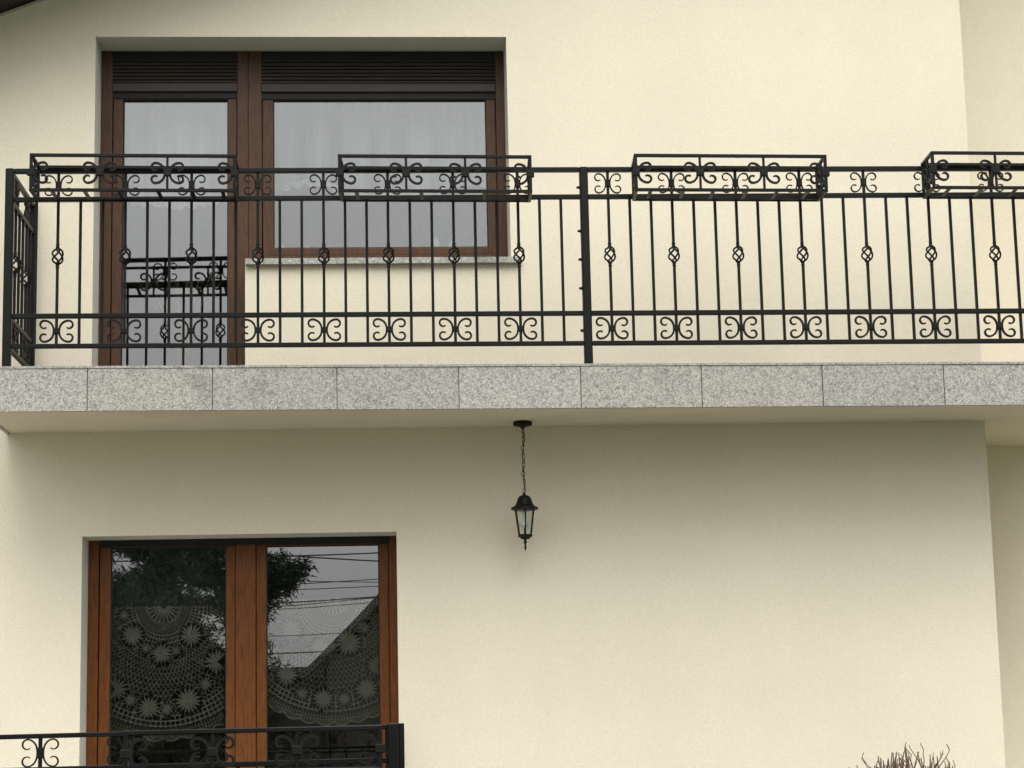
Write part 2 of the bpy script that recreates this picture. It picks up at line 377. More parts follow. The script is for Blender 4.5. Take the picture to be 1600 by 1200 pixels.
# upper balcony door (left leaf) and window (right leaf); the two frames stand side by side
mid = fx(388, 300)
zt = UTOP + .02
gt = fz(300, 155)
dbot = FLOOR + .02
door = window_unit('balcony_door', 0, 0, zt, dbot, WOODU,
    [(fx(175.5), fx(369.5), fx(190.5), fx(356), gt, dbot + .13, dbot + .01, fz(300, 147))],
    [(UX0 + .0015, fx(174.2), dbot), (fx(370.8), mid - .0012, dbot)], 0)
wsb = fz(600, 399)
win = window_unit('balcony_window', 0, 0, zt, dbot, WOODU,
    [(fx(410.5), fx(776.5), fx(427), fx(762), gt - .004, fz(600, 386.5), wsb + .004, fz(600, 148))],
    [(mid + .0012, fx(409), USILL - .05), (fx(777.8), UX1 - .0015, USILL - .05)], 0)
bm = boxes((fx(409) + .001, fx(777.8) - .001, YF + .001, YF + .07, USILL - .06, wsb + .002)); obj('bottom_rail', bm, WOODU, win)
bm = boxes((fx(174.2) + .001, fx(370.8) - .001, YF + .001, YF + .07, FLOOR, dbot + .008)); obj('threshold', bm, WOODU, door)
def shutter(parent, xa, xb, zlo, zmid, zhi):
    bm = bmesh.new()
    box(bm, xa, xb, YF - .012, YF + .012, zlo, zmid, bev=.003)              # bottom bar
    n = 6; h = (zhi - zmid) / n
    for k in range(n):
        z0 = zmid + k * h + .003
        pr = [(YF + .012, z0), (YF - .001, z0 + .001), (YF - .005, z0 + h * .35), (YF - .003, z0 + h * .7), (YF + .012, z0 + h - .003)]
        L = [bm.verts.new((xa, y, z)) for y, z in pr]; R = [bm.verts.new((xb, y, z)) for y, z in pr]
        for i in range(4): bm.faces.new([L[i], R[i], R[i + 1], L[i + 1]])
    obj('roller_shutter', bm, SHUT, parent)
    bm = boxes((xa, xb, YF + .0125, YF + .02, zlo + .02, UTOP - .001)); obj('shutter_box', bm, BLACK, parent)
    bm = boxes((xa - .001, xb + .001, YF - .004, YF + .0115, zhi + .001, zhi + (zhi - zmid) * .45)); obj('shutter_slot_shade', bm, BLACK, parent)  # black strip drawn for the shade in the slot above the slats
zlo, zmid, zhi = BZ(300, 142.5, YF - .012), BZ(300, 130, YF - .012), BZ(300, 97, YF)
shutter(door, fx(174.2) + .001, fx(370.8) - .001, zlo, zmid, zhi)
shutter(win, fx(409) + .001, fx(777.8) - .001, zlo - .004, zmid - .004, zhi - .004)
# gap between shutter and sash head, its shade drawn as solid black strips
obj('head_gap_shade', boxes((fx(174.2) + .001, fx(370.8) - .001, YF + .004, YF + .011, fz(300, 154), zlo + .03)), BLACK, door)
obj('head_gap_shade', boxes((fx(409) + .001, fx(777.8) - .001, YF + .004, YF + .011, fz(300, 155.5), zlo + .03)), BLACK, win)
# stone sill
sx0, sx1 = BX(383.5, 405, -.03), BX(815, 405, -.03)
zs0, zs1 = BZ(600, 411.5, -.035), BZ(600, 402.3, -.035)
bm = bmesh.new(); box(bm, sx0, sx1, -.035, -.001, zs0, zs1, bev=.002); box(bm, DX1 + .002, UX1 - .001, -.002, YF + .03, zs0 + .001, zs1 - .001)
obj('window_sill', bm, GSILL, win)

# screw covers on the two middle posts
for px, py in ((385.5, 135.5), (385.5, 252), (385.5, 364), (391, 135.5)):
    c = Vector((fx(px, py), YF - .0005, BZ(px, py, YF))); bm = bmesh.new(); tube(bm, [c, c - Vector((0, .002, 0))], .0042, 8)
    obj('screw_cap', bm, BLACK, door if px < 390 else win)
# lower french window
def gx(x, y=1000): return BX(x, y, Y1)
zt = LTOP + .01; lb = LBOT + .03
LGT = BZ(300, 854, Y1 + .01)
lgb = lb + .12
low = window_unit('terrace_window', 0, 0, zt, lb, WOODL,
    [(gx(154.5), gx(367), gx(171.5), gx(353), LGT, lgb, lb + .01, LGT + .05), (gx(400.5), gx(608), gx(416), gx(593.5), LGT - .004, lgb, lb + .01, LGT + .05)],
    [(LX0 + .0015, gx(153), lb), (gx(368), gx(399.5), lb), (gx(609), LX1 - .0015, lb)], 0)
obj('bottom_rail', boxes((gx(153) + .001, gx(609) - .001, YF + .001, YF + .07, LBOT, lb + .008)), WOODL, low)
zq = BZ(300, 853.5, YF)
bm = bmesh.new(); box(bm, gx(153) + .001, gx(368) - .001, YF - .006, YF + .011, zq, LTOP - .001); box(bm, gx(399.5) + .001, gx(609) - .001, YF - .006, YF + .011, zq, LTOP - .001)
box(bm, gx(368), gx(399.5), YF - .006, YF - .001, zq + .004, LTOP - .001)
obj('roller_shutter', bm, BLACK, low)  # solid black strips stand for the shade of the shutter recess

# rooms behind the openings
def room(x0, x1, z0, z1, d):
    bm = bmesh.new(); y0, y1 = .425, .425 + d
    def q(mi, *p):
        f = bm.faces.new([bm.verts.new(v) for v in p]); f.material_index = mi
    q(0, (x0, y1, z0), (x1, y1, z0), (x1, y1, z1), (x0, y1, z1)); q(0, (x0, y0, z0), (x0, y1, z0), (x0, y1, z1), (x0, y0, z1))
    q(0, (x1, y0, z0), (x1, y1, z0), (x1, y1, z1), (x1, y0, z1)); q(0, (x0, y0, z1), (x1, y0, z1), (x1, y1, z1), (x0, y1, z1))
    q(1, (x0, y0, z0), (x1, y0, z0), (x1, y1, z0), (x0, y1, z0))
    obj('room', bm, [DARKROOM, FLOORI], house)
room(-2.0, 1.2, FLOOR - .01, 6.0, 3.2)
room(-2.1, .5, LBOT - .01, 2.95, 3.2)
# inner masonry around the openings so that no light leaks into the rooms
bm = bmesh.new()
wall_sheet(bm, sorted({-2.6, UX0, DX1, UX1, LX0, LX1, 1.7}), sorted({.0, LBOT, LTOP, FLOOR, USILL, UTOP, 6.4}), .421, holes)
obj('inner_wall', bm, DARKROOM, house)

# ================================================================ BALCONY RAILING
RL0 = SL0 + .055
def RP(x, y): return BP(x, y, RL0, SM)
tdir = Vector((1, SM, 0)).normalized(); nout = Vector((SM, -1, 0)).normalized()
def rail_pt(X, Z, off=0): return Vector((X, RL0 + SM * X, Z)) + nout * off
def line(xa, ya, xb, yb):
    a, b = RP(xa, ya), RP(xb, yb)
    return lambda X: a.z + (b.z - a.z) * (X - a.x) / (b.x - a.x)
zTop = line(100, 264.2, 1500, 260.2); zTopB = line(100, 271.2, 1500, 267.2)
zSec = line(400, 306.8, 1430, 301.4); zSecB = line(400, 314.0, 1430, 308.6)
zMid = line(20, 490.8, 1600, 482.2); zMidB = line(20, 498.0, 1600, 489.6)
zBot = line(20, 538.0, 1600, 529.3); zBotB = line(20, 544.8, 1600, 536.2)
rail = thing('balcony_railing', 'long black wrought iron balustrade with twisted baskets and scrolls along the upper balcony edge', 'railing', (0, RL0, ZT))
XP0 = RP(13.5, 400).x; XP1 = RP(915, 400).x; XEND = XR - .1
obj_ = obj
PW = .0485
for X in (XP0, XP1, XEND):
    bm = bmesh.new(); bar(bm, rail_pt(X, ZT), rail_pt(X, zTop(X) + .001), PW, PW, nout)
    p_ = obj('post', bm, IRON, rail)
    if X == XP1:
        for yy in (293, 361, 405.5, 450.5, 516.5):
            z = RP(912, yy).z; bm = bmesh.new(); c = rail_pt(X - PW / 2, z)
            tube(bm, [c, c - tdir * .012, c - tdir * .020], lambda t: .0105 * (1 - t * .5), 8); obj('bolt', bm, IRONB, p_)
for a, b in ((XP0, XP1), (XP1, XEND)):
    for nm, top, bot in (('top_rail', zTop, zTopB), ('frieze_rail', zSec, zSecB), ('middle_rail', zMid, zMidB), ('bottom_rail', zBot, zBotB)):
        A, Bx = a + PW / 2 + .0006, b - PW / 2 - .0006; bm = bmesh.new()
        th = .5 * ((top(A) - bot(A)) + (top(Bx) - bot(Bx)))
        bar(bm, rail_pt(A, (top(A) + bot(A)) / 2), rail_pt(Bx, (top(Bx) + bot(Bx)) / 2), th, .026 if nm != 'top_rail' else .034, nout); obj(nm, bm, IRON, rail)

def c_scroll(o, side, H, W, n=26):
    """half scroll: C with its back to the centre, ends curling in; in-plane (s, z) offsets from o. H half height, W reach."""
    pts = []
    # upper arm from the waist (near x = .12W) rising to the outer top and curling back
    r1 = H * .40
    cx, cz = W - r1, H - r1
    # arc of the main body: from waist to top of curl
    for k in range(9):
        t = k / 8; x = .16 * W + (cx - .16 * W) * (1 - math.cos(t * PI / 2)) ** 1.0; z = H * math.sin(t * PI / 2) ** .9 if t > 0 else 0
        pts.append((x, z))
    for k in range(1, 12):
        a = PI / 2 - k / 11 * PI * 1.22; rr = r1 * (1 - .22 * k / 11)
        pts.append((cx + rr * math.cos(a), cz + rr * math.sin(a)))
    up_ = [(side * x, z) for x, z in pts]; dn = [(side * x, -z) for x, z in pts[1:]]
    return dn[::-1] + up_
def scroll_bm(c, s_dir, n_dir, H, W, th=.0065, depth=.012, sides=(-1, 1), collar=(.036, .034), zoff=0, bar_under=None):
    bm = bmesh.new(); c = Vector(c); s = Vector(s_dir); Zv = Vector((0, 0, 1))
    for sd_ in sides:
        pts = [c + s * x + Zv * z for x, z in c_scroll(c, sd_, H, W)]
        sweep(bm, pts, lambda t: th * (.68 + .32 * min(1, 6 * min(t, 1 - t))), depth, n_dir)
    if collar: bar(bm, c - Zv * collar[1] / 2, c + Zv * collar[1] / 2, collar[0], depth + .012, n_dir)
    return bm
def basket_bm(c, R=.0295, H=.045):
    bm = bmesh.new()
    for k in range(4):
        pts = []
        for i in range(15):
            t = i / 14; a = 2 * PI * (k / 4 + .62 * t) + .5; rr = R * math.sin(PI * t) ** 1.0 + .0035
            pts.append((c[0] + rr * math.cos(a), c[1] + rr * math.sin(a), c[2] + H * math.cos(PI * t)))
        tube(bm, pts, .0056, 6)
    return bm
def baluster(X, ztop, zbot, basket=None, parent=rail, pt=rail_pt, nd=nout, w=.0160):
    if basket is None:
        bm = bmesh.new(); bar(bm, pt(X, zbot), pt(X, ztop), w, w, nd); return obj('baluster', bm, IRON, parent)
    bm = bmesh.new(); z = basket; g = .046
    bar(bm, pt(X, zbot), pt(X, z - g), w, w, nd); bar(bm, pt(X, z + g), pt(X, ztop), w, w, nd)
    for s in (-1, 1):
        c = pt(X, z + s * (g + .014)); lathe(bm, [(.0095, -.012), (.0118, -.008), (.0095, 0), (.0118, .008), (.0095, .012)], c, 10)
    b = obj('basket_baluster', bm, IRON, parent)
    obj('basket', basket_bm(pt(X, z)), IRONB, b, smooth=True)
    return b
zBk = line(90, 400.5, 1555, 396.0)
bx = [90, 195.3, 299, 403, 506, 607, 709.5, 811]
bx2 = [953, 1053, 1153.5, 1254, 1355, 1455, 1555, 1655, 1756]
def Xat(px): return RP(px, 400).x
SW = .083
for seq in (bx, bx2):
    Xs = [Xat(p) for p in seq]
    for i, X in enumerate(Xs):
        if X > XEND - .05: continue
        baluster(X, zTopB(X) + .001, zBot(X) - .001, zBk(X))
        zc = (zTopB(X) + zSec(X)) / 2
        obj('scroll', scroll_bm(rail_pt(X, zc - .001), tdir, nout, .0585, .079, .0076, .011, collar=(.028, .046)), IRONB, rail)
        zc = (zMidB(X) + zBot(X)) / 2
        obj('scroll', scroll_bm(rail_pt(X, zc), tdir, nout, .0615, .0935, .0112, .013, collar=(.036, .032)), IRONB, rail)
        if i + 1 < len(Xs): nx = Xs[i + 1]
        else: nx = X + (Xs[-1] - Xs[-2])
        for k in (1, 2):
            xx = X + (nx - X) * k / 3
            if xx < XEND - .05 and not (X < XP1 < xx + .03): baluster(xx, zSecB(xx) + .001, zBot(xx) - .001)
x = Xat(56); baluster(x, zSecB(x) + .001, zBot(x) - .001)

# side section back to the wall, same posts and rails
def side_railing(parent, X, Y0, Y1_, ztop, zl, mats=IRON, n=6, bk=None, post_w=.0485, wallpost=True):
    sd_ = Vector((0, 1, 0)); nd = Vector((1, 0, 0))
    def pt(Y, Z): return Vector((X, Y, Z))
    if wallpost:
        bm = bmesh.new(); bar(bm, pt(Y1_ - .03, zl[-1] - .13), pt(Y1_ - .03, ztop), .0485, .0485, nd); obj('post', bm, mats, parent)
    a, b = Y0 + .026, Y1_ - .056
    for nm, (z0, z1) in zip(('top_rail', 'frieze_rail', 'middle_rail', 'bottom_rail'), zip(zl[0::2], zl[1::2])):
        bm = bmesh.new(); bar(bm, pt(a, (z0 + z1) / 2), pt(b, (z0 + z1) / 2), z0 - z1, .026, nd); obj(nm, bm, mats, parent)
    for k in range(n):
        Y = a + (b - a) * (k + .5) / n
        basket = bk if k % 3 == 1 else None
        top = zl[1] if basket else zl[3]
        baluster(Y, top + .001, zl[6] - .001, basket, parent, pt, nd)
        if basket:
            obj('scroll', scroll_bm(pt(Y, (zl[1] + zl[2]) / 2), sd_, nd, .0585, .079, .0076, .011, collar=(.028, .046)), IRONB, parent)
            obj('scroll', scroll_bm(pt(Y, (zl[5] + zl[6]) / 2), sd_, nd, .0615, .0935, .0112, .013), IRONB, parent)
zl = [f(XP0) for f in (zTop, zTopB, zSec, zSecB, zMid, zMidB, zBot, zBotB)]
side_railing(rail, XP0, RL0 + SM * XP0, 0.0, zTop(XP0), zl, n=6, bk=zBk(XP0))

# ================================================================ FLOWER BOX HOLDERS
def holder(label, fl, fr_, bl, br, verts_px, slats_px, rl, d0, d1, zt_, zb_, zbb, group, cat='plant holder', plane=None, pscale=1.0, yref=270, hs_=.0, scr=(.059, .091, .0125)):
    """flower box cradle from its survey: front corners, back corners (pixels at yref), verticals and slats."""
    a0 = rl
    def pf(px, Z=None, off=d1):
        X = BP(px, yref, a0 - off, SM).x; return X
    def at(X, Z, off): return Vector((X, a0 + SM * X - off, Z))
    XA, XB = pf(fl), pf(fr_); XAb, XBb = BP(bl, yref, a0 - d0, SM).x, BP(br, yref, a0 - d0, SM).x
    t = thing('flower_box_holder', label, cat, (XA, a0 + SM * XA - d1, zb_), group)
    bw = .0175
    # top and bottom frames
    def frame(name, z, w, zback=None):
        bm = bmesh.new(); zb2 = z if zback is None else zback
        P = [at(XA, z, d1), at(XB, z, d1), at(XBb, zb2, d0), at(XAb, zb2, d0)]
        for i in range(4):
            p, q = P[i], P[(i + 1) % 4]; e = (q - p).normalized() * w * .5
            if i % 2 == 0: p, q = p - e * .98, q + e * .98
            else: p, q = p + e * 1.03, q - e * 1.03
            bar(bm, p, q, w, w, (0, 0, 1))
        return obj(name, bm, IRON, t)
    frame('top_frame', zt_ - .009, .0185); frame('bottom_frame', zb_, .018, zbb)
    # angle iron carrying the back edge
    bm = bmesh.new(); p, q = at(XAb, zbb + .001, d0 + .022), at(XBb, zbb + .001, d0 + .022)
    bar(bm, p, q, .024, .010, (0, 0, 1)); obj('back_angle', bm, IRON, t)
    # corner uprights
    for X, off, z in ((XA, d1, zb_), (XB, d1, zb_), (XAb, d0, zbb), (XBb, d0, zbb)):
        bm = bmesh.new(); bar(bm, at(X, z + .0095, off), at(X, zt_ - .0185, off), bw, bw, nout); obj('upright', bm, IRON, t)
    # front scroll work
    zc = (zt_ - .018 + zb_ + .009) / 2
    for i, px in enumerate(verts_px):
        X = pf(px)
        if 0 < i < len(verts_px) - 1:
            bm = bmesh.new(); bar(bm, at(X, zb_ + .009, d1), at(X, zt_ - .018, d1), .0135, .0135, nout); obj('upright', bm, IRON, t)
            sides = (-1, 1)
        else:
            sides = (1,) if i == 0 else (-1,); X = XA if i == 0 else XB
        obj('scroll', scroll_bm(at(X, zc, d1), tdir, nout, scr[0], scr[1], scr[2], .013, sides=sides, collar=(.044, .038)), IRONB, t)
    # end panels: one scroll each
    for X0, X1 in ((XA, XAb), (XB, XBb)):
        p0, p1 = at(X0, zc, d1), at(X1, zc, d0); s = (p1 - p0).normalized(); c = (p0 + p1) / 2 - Vector((0, 0, .004))
        L = (p1 - p0).length
        obj('scroll', scroll_bm(c, s, s.cross(Vector((0, 0, 1))), .060, min(.085, L * .40), .008, .013, collar=(.03, .036)), IRONB, t)
        bm = bmesh.new(); dz = (zbb - zb_) / 2
        bar(bm, c + Vector((0, 0, -(zc - zb_) + dz + .012)), c + Vector((0, 0, zt_ - zc - .017)), .0125, .0125, s); obj('upright', bm, IRON, t)
    # floor slats
    for px in slats_px:
        f = (px - fl) / (fr_ - fl); A = at(XA + (XB - XA) * f, zb_, d1 - .0095); Bq = at(XAb + (XBb - XAb) * f, zbb, d0 + .011)
        bm = bmesh.new(); bar(bm, A, Bq, .022, .006, (0, 0, 1)); obj('slat', bm, IRON, t)
    return t
GB = 'flower box holders hooked on the balcony railing'
D0, D1 = .035, .285
def zz(px, py, off): return BP(px, py, RL0 - off, SM).z
def hb(label, fl, fr_, bl, br, vp, sp, ytop, ybot, ybb):
    mpx = (fl + min(fr_, 1600)) / 2
    holder(label, fl, fr_, bl, br, vp, sp, RL0, D0, D1, zz(mpx, ytop, D1), zz(mpx, ybot, D1), zz(mpx, ybb, D0), GB)
hb('empty black flower box holder in front of the balcony door', 48.5, 366.5, 60, 371, (48, 156, 261.5, 367), (80, 131, 184, 246, 299, 347), 240.8, 297.3, 312.5)
hb('empty black iron flower box holder in front of the wide upper window', 530.5, 828.5, 535, 826, (530, 634.5, 727, 829), (556, 657, 756), 242.2, 298.6, 313.0)
hb('empty black iron flower box holder against blank wall just right of the middle post', 993.5, 1290, 989, 1276, (993, 1094, 1193.5, 1290), (1016, 1067, 1114, 1166, 1214, 1262), 241.4, 297.0, 312.0)
hb('empty black iron flower box holder cut off by the right edge of the photo', 1458, 1757, 1442, 1738, (1458, 1556, 1656, 1757), (1484, 1534, 1588, 1636, 1686, 1732), 237.0, 293.2, 308.5)

# ================================================================ HANGING LANTERN
lc = B(817, 657.5, Z=ZS)
LXc, LYc = lc.x, lc.y + .03
def lz(y): return BZ(818, y, LYc)
lan = thing('hanging_lantern', 'black six sided lantern with clear panes hanging on a chain under the balcony', 'lantern', (LXc, LYc, ZS))
hc = ZS - .0005
bm = bmesh.new(); lathe(bm, [(.050, 0), (.058, -.004), (.058, -.022), (.046, -.028), (.018, -.032), (.010, -.044)], (LXc, LYc, hc), 28); obj('ceiling_rose', bm, IRON, lan, True)
ztopL = lz(770); nlink = 15; bm = bmesh.new(); za = hc - .044; L = (za - ztopL) / nlink
for k in range(nlink):
    c = za - L * (k + .5); rl_ = L * .62; ang = (k % 2) * PI / 2 + .35 + .35 * math.sin(k * 1.7); off = .004 * math.sin(k * 1.1)
    pts = [(LXc + off + .0088 * math.cos(t) * math.cos(ang), LYc + .0088 * math.cos(t) * math.sin(ang), c + rl_ * math.sin(t)) for t in [2 * PI * i / 14 for i in range(14)]]
    tube(bm, pts, .0019, 5, closed=True)
obj('chain', bm, IRON, lan, True)
bm = bmesh.new(); pts = [(LXc + .006 * math.sin(t * 9), LYc + .004 * math.cos(t * 7), za - (za - ztopL) * t) for t in [i / 24 for i in range(25)]]; tube(bm, pts, .0023, 6); obj('cable', bm, BLACK, lan, True)
zr, z1_, zbR, zbo = lz(773), lz(796), lz(799), lz(840)
bm = bmesh.new(); h_ = zr - z1_
lathe(bm, [(.006, .012), (.011, -.02 * h_), (.030, -.09 * h_), (.041, -.26 * h_), (.047, -.48 * h_), (.056, -.70 * h_), (.072, -.84 * h_), (.082, -.86 * h_), (.083, -1.0 * h_), (.068, -1.06 * h_)], (LXc, LYc, zr), 12, ph=PI / 12); obj('cap', bm, IRON, lan)
bm = bmesh.new(); rT, rB = .062, .040; zb0 = z1_ - .004; zb1 = lz(836)
for k in range(6):
    a = PI / 6 + k * PI / 3 + .0
    tube(bm, [(LXc + rT * math.cos(a), LYc + rT * math.sin(a), zb0), (LXc + rB * math.cos(a), LYc + rB * math.sin(a), zb1)], .0042, 6)
obj('cage', bm, IRON, lan)
for k in range(6):
    a, b = PI / 6 + k * PI / 3, PI / 6 + (k + 1) * PI / 3; bm = bmesh.new(); s = .955
    q = [(LXc + s * r * math.cos(t), LYc + s * r * math.sin(t), z) for r, t, z in ((rT, a, zb0), (rT, b, zb0), (rB, b, zb1), (rB, a, zb1))]
    bm.faces.new([bm.verts.new(v) for v in q]); obj('glass_panel', bm, LAMPGLASS, lan)
bm = bmesh.new(); lathe(bm, [(.040, .004), (.048, .0), (.048, -.010), (.034, -.014), (.030, -.022), (.012, -.026), (.007, -.034), (.0125, -.043), (.006, -.052), (.006, -.068), (.0085, -.074), (.002, -.094)], (LXc, LYc, zb1), 6, ph=PI / 6); obj('base', bm, IRON, lan)
bm = bmesh.new(); lathe(bm, [(.008, 0), (.014, -.010), (.014, -.035), (.010, -.038)], (LXc, LYc, zb0), 14); obj('socket', bm, PORC, lan, True)
bm = bmesh.new(); lathe(bm, [(.010, -.036), (.013, -.05), (.022, -.075), (.024, -.088), (.018, -.103), (.004, -.110)], (LXc, LYc, zb0), 16); obj('bulb', bm, PORC, lan, True)

# ================================================================ CURTAINS AND SILL THINGS
CY = YF + .15 + .12
def curtain(name, label, x0, x1, ztop, zbot, mt, amp=.02, scal=.03, waves=9, seed=0, shape=None):
    rnd = random.Random(seed); bm = bmesh.new(); NX, NZ = 150, 16; ph = [rnd.uniform(0, 6) for _ in range(4)]
    g = []
    for i in range(NX + 1):
        u = i / NX; x = x0 + (x1 - x0) * u; col = []
        zb = zbot(u) if callable(zbot) else zbot
        zb -= scal * abs(math.sin(u * (x1 - x0) / .055 * PI / 2 * 1.0))
        for j in range(NZ + 1):
            v = j / NZ; y = CY + amp * (.3 + .7 * v) * (math.sin(u * waves * 2 * PI + ph[0] + .6 * math.sin(u * 17 + ph[1])) + .5 * math.sin(u * waves * 4.7 * PI + ph[2]))
            col.append(bm.verts.new((x, y, ztop + (zb - ztop) * v)))
        g.append(col)
    for i in range(NX):
        for j in range(NZ): bm.faces.new([g[i][j], g[i + 1][j], g[i + 1][j + 1], g[i][j + 1]])
    o = tag(obj(name, bm, mt, None, True), label, 'curtain')
    hb_ = bmesh.new(); prev = None
    for i in range(0, 301):
        u = i / 300; x = x0 + (x1 - x0) * u; zb = zbot(u) if callable(zbot) else zbot
        d = .030 * abs(math.sin(u * (x1 - x0) / .075 * PI)); y = CY - .012 + .006 * math.sin(i * .3)
        cur = [hb_.verts.new((x, y, zb - .002 - d)), hb_.verts.new((x, y, zb + .022))]
        if prev: hb_.faces.new([prev[0], prev[1], cur[1], cur[0]])
        prev = cur
    obj('lace_hem', hb_, HEM, o, True)
    return o
def cz(x, y): return BZ(x, y, CY)
def cx_(x, y=300): return BX(x, y, CY)
curtain('curtain', 'sheer white curtain with scalloped hem hanging inside the balcony door', cx_(182), cx_(372), cz(270, 120), lambda u: cz(270, 322) + .10 * abs(u - .5) , VOILE, seed=1, waves=5)
curtain('curtain', 'sheer white curtain with scalloped hem across the wide upper window', cx_(404), cx_(782), cz(600, 120), lambda u: cz(600, 288) - (.10 * math.exp(-((u - .55) / .2) ** 2) + .02 * math.sin(u * 20)), VOILE, seed=2, waves=8)
GO = 'white ornaments on the inner sill of the upper window'
# inner sill (part of the window) carrying the ornaments
isz = fz(600, 386.5) - .004
obj('inner_sill', boxes((fx(409) + .002, fx(777.8) - .002, YF + .08, .62, isz - .03, isz)), PORC, win)
for px, h, lab in ((440, .032, 'white ornament at the left end of the inner sill of the upper window'), (480, .020, 'lowest round white ornament second from left on the inner sill'),
                   (681, .075, 'tallest white pointed ornament on the inner sill of the upper window'), (706, .040, 'white ornament right beside the tallest one on the inner sill')):
    h += .022; bm = bmesh.new(); r = .019 if h < .06 else .023
    lathe(bm, [(r * .8, 0), (r * 1.1, h * .25), (r, h * .6), (r * .5, h * .85), (r * .25, h)], (BX(px, 385, .375), .375, isz + .0005), 16)
    tag(obj('ornament', bm, PORC, None, True), lab, 'ornament', GO)

# plant inside the balcony door
pc = Vector((BX(285, 560, .75), .75, FLOOR)); pl = thing('potted_plant', 'spiky pale green houseplant in a pot behind the balcony door glass', 'plant', pc)
bm = bmesh.new(); lathe(bm, [(.09, .001), (.12, .02), (.15, .25), (.16, .26), (.16, .29), (.13, .29)], pc, 20); obj('pot', bm, TERRA, pl, True)
bm = bmesh.new(); rnd = random.Random(3)
for k in range(26):
    a = rnd.uniform(0, 2 * PI); L = rnd.uniform(.5, .95); sp = rnd.uniform(.05, .42); pts = []
    for i in range(7):
        t = i / 6; pts.append((pc.x + math.cos(a) * sp * t ** 1.3, pc.y + .5 * math.sin(a) * sp * t ** 1.3, pc.z + .27 + L * (t - .18 * t * t)))
    sweep(bm, pts, lambda t: .016 * (1 - t) ** .7 + .001, .002, (math.sin(a), 1, .1))
obj('leaves', bm, LEAF, pl)

